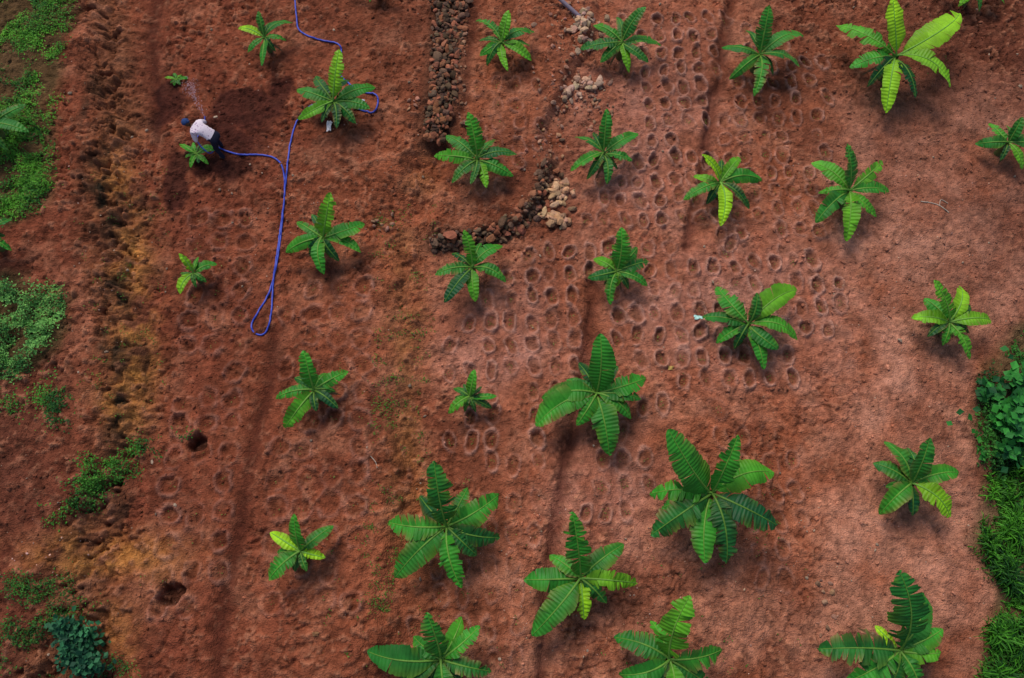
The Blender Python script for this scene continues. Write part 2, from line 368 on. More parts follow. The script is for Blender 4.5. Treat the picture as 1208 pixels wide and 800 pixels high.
def leaf(mb, P0, P2, W, b, rag, up=False, brown=0.):
    hv = P2[:2]-P0[:2]; hd = np.linalg.norm(hv)+1e-6; d2 = hv/hd
    L = np.linalg.norm(P2-P0)
    lat = np.array([-d2[1], d2[0]])*rng.normal(0, .10)*hd
    if up: P1 = np.array([*(P0[:2]+.32*hv+lat), P0[2]+.72*(P2[2]-P0[2])])
    else: P1 = np.array([*(P0[:2]+.5*hv+lat), max(P0[2], P2[2])+rng.uniform(.22, .34)*L])
    N = 48; t0 = .06
    roll = rng.normal(0, .22)
    def B(t): return ((1-t)**2)[:, None]*P0+(2*t*(1-t))[:, None]*P1+(t**2)[:, None]*P2
    def Tn(t):
        q = 2*(1-t)[:, None]*(P1-P0)+2*t[:, None]*(P2-P1); return q/np.linalg.norm(q, axis=1)[:, None]
    S0 = np.array([-d2[1], d2[0], 0])
    base = gcol(b)
    fold = rng.uniform(.18, .5) if up or b > .55 else rng.uniform(.0, .4)
    curl = rng.uniform(.05, .30)
    ph = rng.uniform(0, 6.28); asy = rng.normal(0, .06)
    def wd(t):
        q = np.clip((t-t0)/(1-t0), 0, 1)
        return W*np.minimum(1, q/.22)**.6*(1-q**3.6)**.8
    s = np.array([.0, .35, .7, 1.])
    for side in (-1, 1):
        i = 0; ts = np.linspace(t0, 1, N)
        while i < N-1:
            if rag < .3: g = int(rng.integers(14, 32))
            elif rag < .65: g = int(rng.integers(4, 16))
            else: g = int(rng.integers(2, 8))
            j = min(i+g, N-1); t = ts[i:j+1]; k = len(t)
            dr = rng.normal(0, .22)*rag; ws = (1-rag*.24*rng.random())*(1+asy*side); tone = 1+rng.normal(0, .12)*rag
            tt = np.repeat(t[:, None], 4, 1)
            gap = (ts[1]-ts[0])*rag*rng.uniform(.1, 2.0)
            gap = min(gap, (ts[1]-ts[0])*1.5)
            tt[0] += gap*s**3*.5; tt[-1] -= gap*s**3*.5
            tf = np.clip(tt.ravel(), 0, 1)
            Pc = B(tf).reshape(k, 4, 3); Tc = Tn(tf).reshape(k, 4, 3)
            Sd = S0*math.cos(roll)*np.ones_like(Tc); Nn = np.cross(Tc, Sd); Nn /= np.linalg.norm(Nn, axis=2)[..., None]
            Nn = np.where(Nn[..., 2:3] < 0, -Nn, Nn) if not up else Nn*np.sign(Nn[0, 0, 2]+1e-6)
            Sd = Sd+Nn*math.sin(roll)
            w = (wd(np.clip(t, 0, 1))*ws*(1+rng.normal(0, .015+.03*rag, k)))[:, None]*s[None]
            a = fold+dr
            z = w*math.sin(a)-curl*w*s[None]*1.1+W*.06*np.sin(tt*17+ph+side*1.3)*s[None]**2
            P = Pc+Sd*(side*w*math.cos(a))[..., None]+Nn*z[..., None]+Tc*(.34*w)[..., None]
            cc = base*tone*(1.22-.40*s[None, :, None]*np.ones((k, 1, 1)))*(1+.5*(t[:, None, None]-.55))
            yel = .45*rng.random()**2.5*s[None, :, None]**2*np.ones((k, 1, 1)); cc = cc*(1-yel)+C(.22, .36, .02)*yel
            br = brown*(rng.random()**1.5)*s[None, :, None]**3*np.ones((k, 1, 1))
            cc = cc*(1-br)+C(.25, .17, .05)*br
            par = np.stack([tt*L+w*.3, w, w*0], -1)
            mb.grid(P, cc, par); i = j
    t = np.linspace(0, .97, 22); Pc = B(t); Tc = Tn(t); Nn = np.cross(Tc, S0*np.ones_like(Tc)); Nn /= np.linalg.norm(Nn, axis=1)[:, None]
    Nn *= np.sign(Nn[:, 2:3]+1e-6)
    r = (.028*(1-t)+.008)*min(1, W/.14)
    ring = []
    for q in np.linspace(0, 2*math.pi, 6, endpoint=False):
        ring.append(Pc+S0*(r*math.cos(q))[:, None]+Nn*(r*.8*math.sin(q)+.004)[:, None])
    mb.grid(np.stack(ring, 1), C(.22, .46, .06)*(.55+.5*b), C(0, 0, 0), cl=True)
def banana(u, v, tips, hc=None, rag=.45, name='banana_plant', sb=None):
    mb = MB()
    rp = np.mean([math.hypot(a[0]-u, a[1]-v) for a in tips])
    R = rp/36.
    hc = hc or .28+.38*R
    x, y, z = [float(q) for q in surf(u, v, hc)]
    P0 = np.array([x, y, z+hc])
    hs = np.linspace(-.05, 1., 8); rr = R*.055+.028
    ring = []
    for q in np.linspace(0, 2*math.pi, 10, endpoint=False):
        rad = rr*(1.35-.6*hs)*(1+.08*math.sin(3*q))
        ring.append(np.stack([x+rad*math.cos(q), y+rad*math.sin(q), z+hs*hc], -1))
    mb.grid(np.stack(ring, 1), C(.11, .13, .04), C(0, 0, 0), cl=True)
    full = [t for t in tips]
    ang = sorted([math.atan2(v-t[1], t[0]-u) for t in tips])
    for i in range(len(ang)):
        a = ang[i]; b = ang[(i+1) % len(ang)]+(2*math.pi if i == len(ang)-1 else 0)
        if b-a > 1.1:
            c = (a+b)/2; rl = rp*rng.uniform(.55, .75); full.append((u+rl*math.cos(c), v-rl*math.sin(c), .05))
    for tp in full:
        b = tp[2] if len(tp) > 2 else rng.uniform(.12, .5)
        b = min(1, b*1.15-.01+rng.normal(.0, .13)); b = max(b, 0)
        up = len(tp) > 3
        pl = math.hypot(tp[0]-u, tp[1]-v)
        dz = hc+(.62*pl/36 if up else rng.uniform(-.45, -.05)*hc+.0)
        q = unproj(tp[0], tp[1], z+dz)
        P2 = np.array([q[0], q[1], z+dz])
        W = (pl/36.)*rng.uniform(.155, .205)*(1.08 if up else 1)
        W = max(W, .07)
        ph = P0+np.array([0, 0, rng.uniform(-.12, .03)*hc])
        leaf(mb, ph, P2, W, b, rag*rng.uniform(.5, 1.3), up, brown=(.0 if b > .5 else rng.choice([0, 0, .4, 1.])))
    for _ in range(int(rng.integers(1, 3))):
        a = rng.uniform(0, 6.28); l = R*rng.uniform(.35, .55)
        P2 = np.array([x+l*math.cos(a), y+l*math.sin(a), z+.06])
        n0 = len(mb.c); leaf(mb, P0-np.array([0, 0, hc*.45]), P2, l*.10, .1, .9)
        for k in range(n0, len(mb.c)): mb.c[k] = mb.c[k]*0+C(.16, .10, .045)
    mb.make(name, [M_leaf])
    return x, y, z
u1 = 'u'
PL = [
 (312, 44, [(305, 13, .4, u1), (281, 34, .9), (346, 27, .3), (309, 78, .2), (338, 48, .3), (292, 62, .2)]),
 (393, 119, [(400, 58, .5, u1), (350, 106, .35), (351, 141, .4), (443, 103, .3), (437, 128, .35), (397, 152, .15), (420, 146, .2), (372, 90, .3)]),
 (592, 50, [(600, 12, .4, u1), (561, 25, .4), (631, 38, .35), (566, 66, .5), (627, 72, .4), (599, 84, .5), (574, 78, .2), (625, 54, .2)]),
 (734, 50, [(762, 8, .2, u1), (684, 58, .2), (780, 54, .25), (700, 30, .3), (742, 86, .35), (765, 74, .2), (708, 74, .2)]),
 (897, 64, [(908, 6, .4, u1), (851, 56, .35), (948, 42, .3), (944, 80, .2), (889, 114, .35), (860, 94, .4), (880, 36, .25)]),
 (1057, 66, [(1053, -4, .85, u1), (986, 30, .5), (1132, 16, .6), (1121, 103, .6), (1045, 134, .65), (1002, 80, .55)], ),
 (563, 187, [(552, 132, .5, u1), (512, 184, .3), (610, 182, .2), (574, 222, .55), (533, 216, .3), (606, 208, .3), (585, 165, .3), (526, 160, .25)]),
 (712, 180, [(716, 128, .35, u1), (678, 162, .3), (753, 158, .3), (673, 202, .4), (746, 190, .2), (716, 218, .45), (692, 212, .2)]),
 (1190, 168, [(1206, 138, .3, u1), (1150, 170, .25), (1206, 200, .35), (1166, 146, .3), (1232, 172, .3), (1180, 190, .2)]),
 (850, 215, [(828, 182, .9, u1), (873, 186, .6), (899, 213, .3), (806, 236, .3), (850, 267, .8), (884, 247, .3), (818, 208, .6)]),
 (1003, 224, [(999, 169, .3, u1), (1041, 190, .25), (957, 192, .4), (1049, 226, .25), (1034, 256, .3), (998, 285, .35), (962, 263, .2), (965, 228, .3)]),
 (380, 280, [(390, 227, .75, u1), (337, 298, .3), (430, 264, .3), (426, 298, .3), (382, 324, .3), (350, 262, .25)]),
 (228, 322, [(211, 299, .7, u1), (256, 312, .4), (212, 347, .7), (244, 333, .2)]),
 (557, 315, [(547, 271, .35, u1), (593, 290, .3), (597, 333, .3), (513, 324, .35), (561, 356, .4), (524, 357, .25)]),
 (728, 320, [(733, 268, .35, u1), (765, 308, .3), (693, 328, .3), (764, 337, .25), (720, 360, .3), (728, 338, .6), (700, 306, .25), (752, 292, .3)]),
 (883, 382, [(845, 338, .3), (940, 342, .55), (828, 374, .25), (941, 401, .4), (901, 436, .35), (845, 405, .6), (893, 345, .25, u1), (866, 412, .3), (918, 412, .2)]),
 (1120, 380, [(1102, 330, .65, u1), (1133, 338, .6), (1075, 375, .75), (1169, 378, .6), (1144, 424, .65), (1112, 408, .4), (1090, 352, .5)]),
 (370, 460, [(358, 413, .45, u1), (411, 438, .35), (325, 470, .3), (336, 505, .35), (399, 482, .25), (385, 440, .3)]),
 (554, 468, [(560, 436, .4, u1), (586, 467, .3), (529, 488, .6), (548, 486, .25), (535, 458, .2), (580, 482, .2)]),
 (704, 464, [(708, 393, .45, u1), (762, 446, .45), (639, 470, .3), (632, 503, .3), (719, 538, .3), (756, 470, .2), (680, 502, .7), (745, 494, .2), (668, 448, .3)]),
 (840, 582, [(788, 506, .4, u1), (871, 513, .3, u1), (914, 558, .4), (917, 620, .25), (832, 665, .5), (766, 583, .35), (767, 632, .3), (857, 665, .25), (780, 600, .2)]),
 (1076, 570, [(1043, 521, .2), (1097, 516, .3, u1), (1131, 558, .55), (1121, 610, .5), (1037, 607, .5), (1030, 546, .2), (1070, 528, .2)]),
 (527, 621, [(512, 543, .4, u1), (589, 583, .4), (458, 616, .3), (590, 634, .25), (466, 682, .4), (545, 694, .4), (552, 575, .2), (495, 585, .2)]),
 (354, 650, [(347, 606, .4, u1), (393, 620, .3), (319, 628, .85), (384, 658, .85), (317, 684, .4), (362, 674, .3)]),
 (685, 682, [(675, 603, .4, u1), (736, 642, .35), (752, 688, .3), (618, 684, .25), (627, 750, .45), (689, 731, .7), (648, 655, .3), (715, 712, .2)]),
 (520, 778, [(503, 722, .4, u1), (566, 738, .35), (433, 768, .4), (580, 792, .3), (545, 728, .4), (470, 812, .2), (530, 840, .3)]),
 (790, 778, [(814, 702, .5, u1), (724, 752, .3), (852, 766, .4), (768, 732, .3), (730, 796, .3), (835, 808, .3), (790, 838, .4)]),
 (1062, 768, [(1060, 672, .3, u1), (964, 766, .3), (1112, 742, .35), (1032, 738, .92), (1110, 770, .3), (996, 806, .3), (1085, 818, .4), (1090, 700, .25)]),
 (1150, -14, [(1130, 8, .6), (1185, 5, .3), (1160, -50, .4, u1), (1105, -30, .3), (1190, -30, .3)]),
 (442, -22, [(436, 3, .3), (470, -6, .3), (440, -60, .4, u1), (405, -20, .3)]),
 (-12, 146, [(31, 124, .35), (34, 156, .3), (-20, 100, .4, u1), (-60, 150, .3), (10, 178, .2), (-30, 190, .3)]),
 (-14, 280, [(15, 258, .3), (14, 296, .3), (-20, 240, .4, u1), (-50, 290, .3)]),
]
for p in PL:
    big = np.mean([math.hypot(a[0]-p[0], a[1]-p[1]) for a in p[2]])
    banana(p[0], p[1], p[2], rag=(.6 if p[0] == 1057 else .95) if big > 62 else .62)
banana(232, 182, [(213, 170, .55), (257, 176, .4), (225, 198, .5), (246, 194, .4), (228, 168, .5)], hc=.28)
banana(208, 94, [(194, 92, .6), (223, 92, .4), (205, 101, .4), (214, 88, .5)], hc=.12)
for (u, v) in [(-170, 380), (-150, 620), (1330, 90), (1340, 330), (600, -110), (300, -100), (900, -120), (700, 930), (420, 930), (1000, 950)]:
    banana(u, v, [(u+60*math.cos(a)+rng.normal(0, 6), v-55*math.sin(a)+rng.normal(0, 6), rng.uniform(.2, .5), *([u1] if k == 0 else [])) for k, a in enumerate(np.arange(7)*.9+1.5)])
# ---------------------------------------------------------------- foliage masses
def leaves(name, x, y, z, size, cols, tilt=.5, asp=.55, mt=None):
    n = len(x); a = rng.uniform(0, 2*math.pi, n); e = rng.normal(.15, tilt, n)
    d = np.stack([np.cos(a)*np.cos(e), np.sin(a)*np.cos(e), np.sin(e)], -1)
    s = np.stack([-np.sin(a), np.cos(a), rng.normal(0, .3, n)], -1)
    P = np.stack([x, y, z], -1); L = size[:, None]; nz = np.cross(d, s)
    v = np.stack([P, P+d*L*.5+s*L*asp*.5+nz*L*.06, P+d*L, P+d*L*.5-s*L*asp*.5+nz*L*.06], 1)
    c = np.repeat(cols, 4, 0)
    return np_mesh(name, v.reshape(-1, 3), np.arange(4*n).reshape(n, 4), c, [mt or M_fol], smooth=False)
def scatter_poly(P, n, thr=0., sc=.8, k=3, soft=8):
    P = np.array(P); u = rng.uniform(P[:, 0].min(), P[:, 0].max(), n); v = rng.uniform(P[:, 1].min(), P[:, 1].max(), n)
    x, y, z = surf(u, v)
    d = polydist(u+14*fbm(x, y, .8, 3, 3), v+14*fbm(x, y, .8, 3, 8), P)
    ok = (d < rng.normal(-soft, soft, n)) & (fbm(x, y, sc, 3, k)+rng.normal(0, .12, n) > thr)
    return x[ok], y[ok], z[ok]
def scatter_blobs(L, dens):
    X_, Y_, Z_ = [], [], []
    for (u, v, ru, rv) in L:
        n = int(dens*ru*rv/100); a = rng.normal(0, .55, (n, 2))
        x, y, z = surf(u+a[:, 0]*ru, v+a[:, 1]*rv); ok = fbm(x, y, .5, 3, 6)+rng.normal(0, .15, n) > -.05
        X_.append(x[ok]); Y_.append(y[ok]); Z_.append(z[ok])
    return np.concatenate(X_), np.concatenate(Y_), np.concatenate(Z_)
def fc(n, a, b, x=None, y=None, sc=.6):
    t = rng.random(n) if x is None else np.clip(.5+.6*fbm(x, y, sc, 3, 2)+rng.normal(0, .25, n), 0, 1)
    return np.array(a)*(1-t[:, None])+np.array(b)*t[:, None]
def mound(x, y, sc, k, h): return h*np.clip(.4+fbm(x, y, sc, 3, k), 0, 1.3)
G1b = [(-250, -120), (90, -120), (94, 10), (72, 60), (60, 150), (72, 215), (45, 255), (-10, 262), (-250, 290)]
x, y, z = scatter_poly(G1b, 150000, -.12, .9); n = len(x)
leaves('ground_cover', x, y, z+.02+mound(x, y, .5, 5, .14)*rng.random(n), rng.uniform(.03, .085, n), fc(n, (.02, .12, .018), (.16, .46, .035), x, y))
x, y, z = scatter_poly(G2, 70000, -.25, .7, 6, 5); n = len(x)
h = mound(x, y, .7, 9, .55); leaves('bush', x, y, z+h*rng.random(n)**.5, rng.uniform(.04, .09, n), fc(n, (.03, .15, .03), (.26, .58, .13), x, y, .4), .7)
x, y, z = scatter_blobs([(130, 552, 36, 22), (165, 530, 32, 12), (92, 597, 34, 8), (62, 610, 16, 10), (66, 488, 30, 14), (205, 512, 20, 7), (110, 575, 22, 16), (8, 480, 14, 16), (60, 470, 20, 20)], 210); n = len(x)
leaves('creeping_vine', x, y, z+.25*rng.random(n)**2, rng.uniform(.035, .09, n), fc(n, (.014, .08, .014), (.09, .30, .03), x, y), .5)
x, y, z = scatter_blobs([(50, 715, 46, 30), (25, 765, 40, 45), (75, 690, 24, 10), (140, 790, 20, 14), (20, 690, 30, 14)], 130); n = len(x)
leaves('weeds', x, y, z+.2*rng.random(n)**2, rng.uniform(.03, .08, n), fc(n, (.015, .07, .014), (.08, .25, .03), x, y), .5)
x, y, z = scatter_blobs([(98, 762, 22, 24), (85, 745, 16, 12), (112, 785, 18, 10)], 120); n = len(x)
leaves('bush', x, y, z+.1+.5*rng.random(n), rng.uniform(.10, .2, n), fc(n, (.01, .06, .03), (.06, .26, .10), x, y), .45, .75)
wl = []
for _ in range(190):
    v = rng.uniform(240, 720); wl.append((float(ci(v, toB))-rng.uniform(0, 70), v, rng.uniform(3, 8), rng.uniform(3, 7)))
for _ in range(70): wl.append((rng.uniform(90, 200), rng.uniform(200, 650), 5, 5))
for _ in range(110): wl.append((rng.uniform(500, 960), rng.uniform(560, 800), 3, 3))
for _ in range(70): wl.append((rng.uniform(380, 500), rng.uniform(640, 800), 3, 3))
wl += [(448, 700, 20, 26), (455, 480, 16, 30), (176, 686, 10, 8), (455, 270, 14, 12), (880, 632, 10, 8), (192, 428, 8, 6), (1105, 75, 16, 10), (730, 370, 12, 8)]
x, y, z = scatter_blobs(wl, 45); n = len(x)
leaves('small_weeds', x, y, z+.05*rng.random(n), rng.uniform(.025, .06, n), fc(n, (.03, .11, .015), (.12, .28, .03)), .4)
ax, ay = [], []
for a, b, amp in PITS:
    k = 0 if rng.random() < .2 else int(rng.integers(3, 10)*(1 if amp > .72 else .5))
    ax += list(a+rng.normal(0, .05, k)); ay += list(b+rng.normal(0, .07, k))
ax, ay = np.array(ax), np.array(ay); n = len(ax)
leaves('seedlings', ax, ay, Hs(ax, ay)+.02, rng.uniform(.025, .055, n), fc(n, (.10, .16, .02), (.28, .30, .07)), .3)
x, y, z = scatter_blobs([(1182, 492, 34, 34), (1195, 515, 30, 26), (1170, 480, 18, 18), (1200, 470, 22, 16), (1240, 500, 40, 40)], 75); n = len(x)
leaves('bush', x, y, z+.15+1.1*np.clip(.5+fbm(x, y, .6, 2, 4), 0, 1)*rng.random(n)**.6, rng.uniform(.16, .32, n), fc(n, (.010, .08, .022), (.06, .36, .05), x, y, .5), .4, .85)
x, y, z = scatter_poly([(1195, 385), (1168, 430), (1150, 500), (1150, 560), (1240, 580), (1400, 560), (1400, 370)], 24000, -.25, .7, 2, 4); n = len(x)
leaves('hedge', x, y, z+.7*np.clip(.5+fbm(x, y, .7, 2, 4), 0, 1)*rng.random(n), rng.uniform(.05, .13, n), fc(n, (.010, .05, .012), (.06, .24, .03), x, y, .5), .6)
def blades(name, x, y, z, ln, cols, w=.014):
    n = len(x); a = rng.uniform(0, 6.28, n); d = np.stack([np.cos(a), np.sin(a), 0*a], -1); s = np.stack([-np.sin(a), np.cos(a), 0*a], -1)
    P = np.stack([x, y, z], -1); lean = rng.uniform(.3, .9, n)[:, None]; L = ln[:, None]; Z = C(0, 0, 1)
    p1 = P+d*L*.25*lean+Z*L*.55; p2 = P+d*L*.65*lean+Z*L*.75; p3 = P+d*L*lean+Z*L*.62
    v = np.stack([P-s*w, P+s*w, p1-s*w, p1+s*w, p2-s*w*.7, p2+s*w*.7, p3-s*.002, p3+s*.002], 1)
    b = np.array([[0, 1, 3, 2], [2, 3, 5, 4], [4, 5, 7, 6]])
    ff = (b[None]+(np.arange(n)*8)[:, None, None]).reshape(-1, 4)
    return np_mesh(name, v.reshape(-1, 3), ff, np.repeat(cols, 8, 0), [M_fol], smooth=False)
GRb = [(1170, 545), (1152, 640), (1176, 700), (1155, 790), (1140, 950), (1450, 950), (1450, 545)]
x, y, z = scatter_poly(GRb, 50000, -.3, .8, 5, 4); n = len(x)
x = x+rng.normal(0, .05, n); tuft = np.clip(.6+fbm(x, y, .5, 2, 6), .3, 1.4)
blades('grass', x, y, z, rng.uniform(.2, .65, n)*tuft, fc(n, (.008, .05, .008), (.09, .34, .02), x, y, .5), .017)
x, y, z = scatter_poly(G1b, 36000, .1, .9, 3, 6); n = len(x)
blades('grass', x, y, z, rng.uniform(.07, .2, n), fc(n, (.04, .17, .02), (.16, .44, .04), x, y, .5), .008)
# ---------------------------------------------------------------- hose, pipe, odds and ends
def simple(name, c, rough=.5, spec=.4, namp=(.15,)): return mat(name, rough, spec, color=c, nscale=(14,), namp=namp)
M_hose = simple('blue_plastic', (.045, .075, .48), .45)
def tube(name, pts, r, mt, dz=None, world=False):
    cu = bpy.data.curves.new(name, 'CURVE'); cu.dimensions = '3D'; cu.bevel_depth = r; cu.bevel_resolution = 3
    sp = cu.splines.new('POLY')
    P = np.array(pts, float)
    if not world:
        Q = []
        E = np.vstack([2*P[0]-P[1], P, 2*P[-1]-P[-2]])
        for i in range(len(P)-1):
            for t in np.linspace(0, 1, 14, endpoint=False):
                a, b, c, d = E[i], E[i+1], E[i+2], E[i+3]
                Q.append(.5*((2*b)+(c-a)*t+(2*a-5*b+4*c-d)*t*t+(3*b-a-3*c+d)*t**3))
        Q.append(P[-1]); Q = np.array(Q)
        x, y, z = surf(Q[:, 0], Q[:, 1])
        zz = np.maximum(z, np.convolve(np.pad(z, 3, mode='edge'), np.ones(7)/7, 'valid'))
        P = np.stack([x, y, zz+r*.9], -1)
    sp.points.add(len(P)-1)
    for i, p in enumerate(P): sp.points[i].co = (*p, 1)
    o = bpy.data.objects.new(name, cu); scene.collection.objects.link(o); cu.materials.append(mt)
    dg = bpy.context.evaluated_depsgraph_get(); me = bpy.data.meshes.new_from_object(o.evaluated_get(dg))
    for p in me.polygons: p.use_smooth = True
    bpy.data.objects.remove(o); o = bpy.data.objects.new(name, me); scene.collection.objects.link(o)
    if not me.materials: me.materials.append(mt)
    return o
tube('garden_hose', [(349, -60), (348, -10), (350, 20), (354, 37), (375, 47), (398, 52), (403, 62), (398, 76), (404, 92), (425, 108), (443, 112), (446, 122), (440, 133), (425, 130), (410, 124), (385, 122), (366, 126), (350, 145), (342, 175), (337, 220), (333, 265), (327, 310), (318, 345), (305, 368), (297, 384), (302, 394), (313, 393), (320, 372), (323, 330), (330, 280), (336, 230), (334, 200), (324, 187), (305, 183), (285, 183), (268, 179), (256, 173)], .026, M_hose)
M_pipe = simple('grey_pipe', (.20, .15, .19), .6)
pe = [unproj(646, -14, .75), unproj(684, 20, .45)]
tube('water_pipe', [(*pe[0], .75), (*pe[1], .45)], .07, M_pipe, world=True)
M_dry = simple('dry_wood', (.45, .36, .28), .9, .1)
tube('dry_branch', [(1086, 238), (1100, 240), (1110, 244), (1119, 251)], .015, M_dry)
tube('dry_branch', [(1108, 243), (1110, 236), (1118, 240)], .010, M_dry)
tube('dry_branch', [(437, 538), (443, 545), (445, 552)], .012, M_dry)
def cloth(name, u, v, w, h, c, hz=.05):
    x0, y0, z0 = [float(q) for q in surf(u, v, hz)]
    a = np.linspace(-1, 1, 14); A, B = np.meshgrid(a, a, indexing='ij')
    rx = A*w*(1+.2*vn(A, B, .7, 2)); ry = B*h*(1+.2*vn(A, B, .6, 5))
    zz = Hs(x0+rx, y0+ry)+hz+.10*w*4*np.abs(fbm(A, B, .7, 3, 3))*.4
    I = np.arange(196).reshape(14, 14); ff = np.stack([I[:-1, :-1], I[1:, :-1], I[1:, 1:], I[:-1, 1:]], -1).reshape(-1, 4)
    np_mesh(name, np.stack([x0+rx, y0+ry, zz], -1).reshape(-1, 3), ff, np.tile(C(*c), (196, 1)), [M_stem])
cloth('plastic_bag', 388, 148, .08, .19, (.70, .66, .70), .06)
cloth('plastic_bag', 424, 119, .15, .08, (.48, .52, .64), .06)
cloth('plastic_bag', 824, 374, .14, .07, (.40, .66, .60), .05)
cloth('dry_leaf', 791, 434, .08, .05, (.55, .36, .10), .02)
cloth('dry_leaf', 372, 748, .08, .05, (.30, .14, .06), .02)
# ---------------------------------------------------------------- farmer, bent over, watering
gx, gy, gz = [float(q) for q in surf(253., 162., .88)]
hx, hy = unproj(214., 143., gz+1.12)
Fv = np.array([hx-gx, hy-gy]); fl = np.linalg.norm(Fv); Fv /= fl; Rv = np.array([Fv[1], -Fv[0]])
SC = 1.08
def LP(f, r, z): return (gx+(Fv[0]*f+Rv[0]*r)*SC, gy+(Fv[1]*f+Rv[1]*r)*SC, gz+z)
def skin_obj(name, verts, edges, radii, roots, sub=2):
    me = bpy.data.meshes.new(name); me.from_pydata([LP(*v) for v in verts], edges, [])
    o = bpy.data.objects.new(name, me); scene.collection.objects.link(o)
    m = o.modifiers.new('Skin', 'SKIN'); m.use_smooth_shade = True
    for i, r in enumerate(radii):
        r = r if isinstance(r, tuple) else (r, r)
        me.skin_vertices[0].data[i].radius = r
        me.skin_vertices[0].data[i].use_root = i in roots
    s = o.modifiers.new('Sub', 'SUBSURF'); s.levels = sub; s.render_levels = sub
    dg = bpy.context.evaluated_depsgraph_get(); nm = bpy.data.meshes.new_from_object(o.evaluated_get(dg))
    for p in nm.polygons: p.use_smooth = True
    bpy.data.objects.remove(o); o = bpy.data.objects.new(name, nm); scene.collection.objects.link(o)
    return o
FE = bpy.data.objects.new('farmer', None); scene.collection.objects.link(FE); FE.location = (gx, gy, gz)
def adopt(o):
    o.parent = FE; o.matrix_parent_inverse = FE.matrix_world.inverted()
bpy.context.view_layer.update()
g = lambda f, r: float(Hs(LP(f, r, 0)[0], LP(f, r, 0)[1]))-gz
BV = [(0, 0, .90), (.17, 0, 1.0), (.34, 0, 1.08), (.48, 0, 1.12), (.58, 0, 1.13), (.66, 0, 1.12),
      (.50, .19, 1.09), (.52, .34, .86), (.62, .42, .66), (.66, .44, .59),
      (.50, -.19, 1.09), (.44, -.27, .84), (.56, -.20, .62), (.60, -.17, .55),
      (.0, .10, .84), (.20, .15, .46+g(.1, .15)*.5), (.14, .16, .10+g(.14, .16)), (.30, .18, .04+g(.30, .18)),
      (-.02, -.10, .84), (.02, -.14, .46+g(0, -.14)*.5), (-.10, -.15, .10+g(-.1, -.15)), (.06, -.17, .04+g(.06, -.17))]
BE = [(0, 1), (1, 2), (2, 3), (3, 4), (4, 5), (3, 6), (6, 7), (7, 8), (8, 9), (3, 10), (10, 11), (11, 12), (12, 13), (0, 14), (14, 15), (15, 16), (16, 17), (0, 18), (18, 19), (19, 20), (20, 21)]
BR = [(.18, .13), (.19, .13), (.21, .14), (.19, .13), .065, .058, .095, .075, .040, .034, .095, .075, .040, .034, .12, .085, .058, .037, .12, .085, .058, .037]
body = skin_obj('body', BV, BE, BR, [0])
M_shirt = simple('shirt_cloth', (.60, .46, .48), .9, .1, (.25,)); M_tr = simple('trouser_cloth', (.018, .018, .035), .9, .1)
M_skin = simple('skin', (.10, .045, .028), .55, .3); M_wrap = simple('head_wrap_cloth', (.03, .06, .17), .9, .1, (.3,)); M_eye = simple('eye_dark', (.01, .01, .01), .3)
nt = M_shirt.node_tree; vo = nt.nodes.new('ShaderNodeTexVoronoi'); vo.inputs['Scale'].default_value = 14
tcn = nt.nodes.new('ShaderNodeTexCoord'); nt.links.new(tcn.outputs['Object'], vo.inputs['Vector'])
rp_ = nt.nodes.new('ShaderNodeValToRGB'); rp_.color_ramp.elements[0].color = (.35, .20, .35, 1); rp_.color_ramp.elements[0].position = .14
rp_.color_ramp.elements[1].color = (.74, .62, .68, 1); rp_.color_ramp.elements[1].position = .36
nt.links.new(vo.outputs['Distance'], rp_.inputs[0]); nt.links.new(rp_.outputs[0], nt.nodes['Principled BSDF'].inputs['Base Color'])
for m in (M_skin, M_shirt, M_tr): body.data.materials.append(m)
bvw = np.array([LP(*v) for v in BV])
regs = [(e, 1) for e in [(0, 1), (1, 2), (2, 3), (3, 6), (6, 7), (3, 10), (10, 11)]]+[((3, 4), 1), ((4, 5), 0), ((7, 8), 0), ((8, 9), 0), ((11, 12), 0), ((12, 13), 0)]+[(e, 2) for e in [(0, 14), (14, 15), (15, 16), (0, 18), (18, 19), (19, 20)]]+[((16, 17), 0), ((20, 21), 0)]
for p in body.data.polygons:
    c = np.array(p.center[:]); best = 9; mi = 0
    for (e, m) in regs:
        a, b = bvw[e[0]], bvw[e[1]]; t = np.clip((c-a)@(b-a)/((b-a)@(b-a)), 0, 1); d = np.linalg.norm(c-a-t*(b-a))
        if e == (0, 1) and t < .3: m = 2
        if d < best-1e-5: best = d; mi = m
    p.material_index = mi
for v in body.data.vertices:
    c = v.co; k = .012*math.sin(c.x*38+3*math.sin(c.y*20))*math.cos(c.y*31+c.z*25); v.co += v.normal*k
adopt(body)
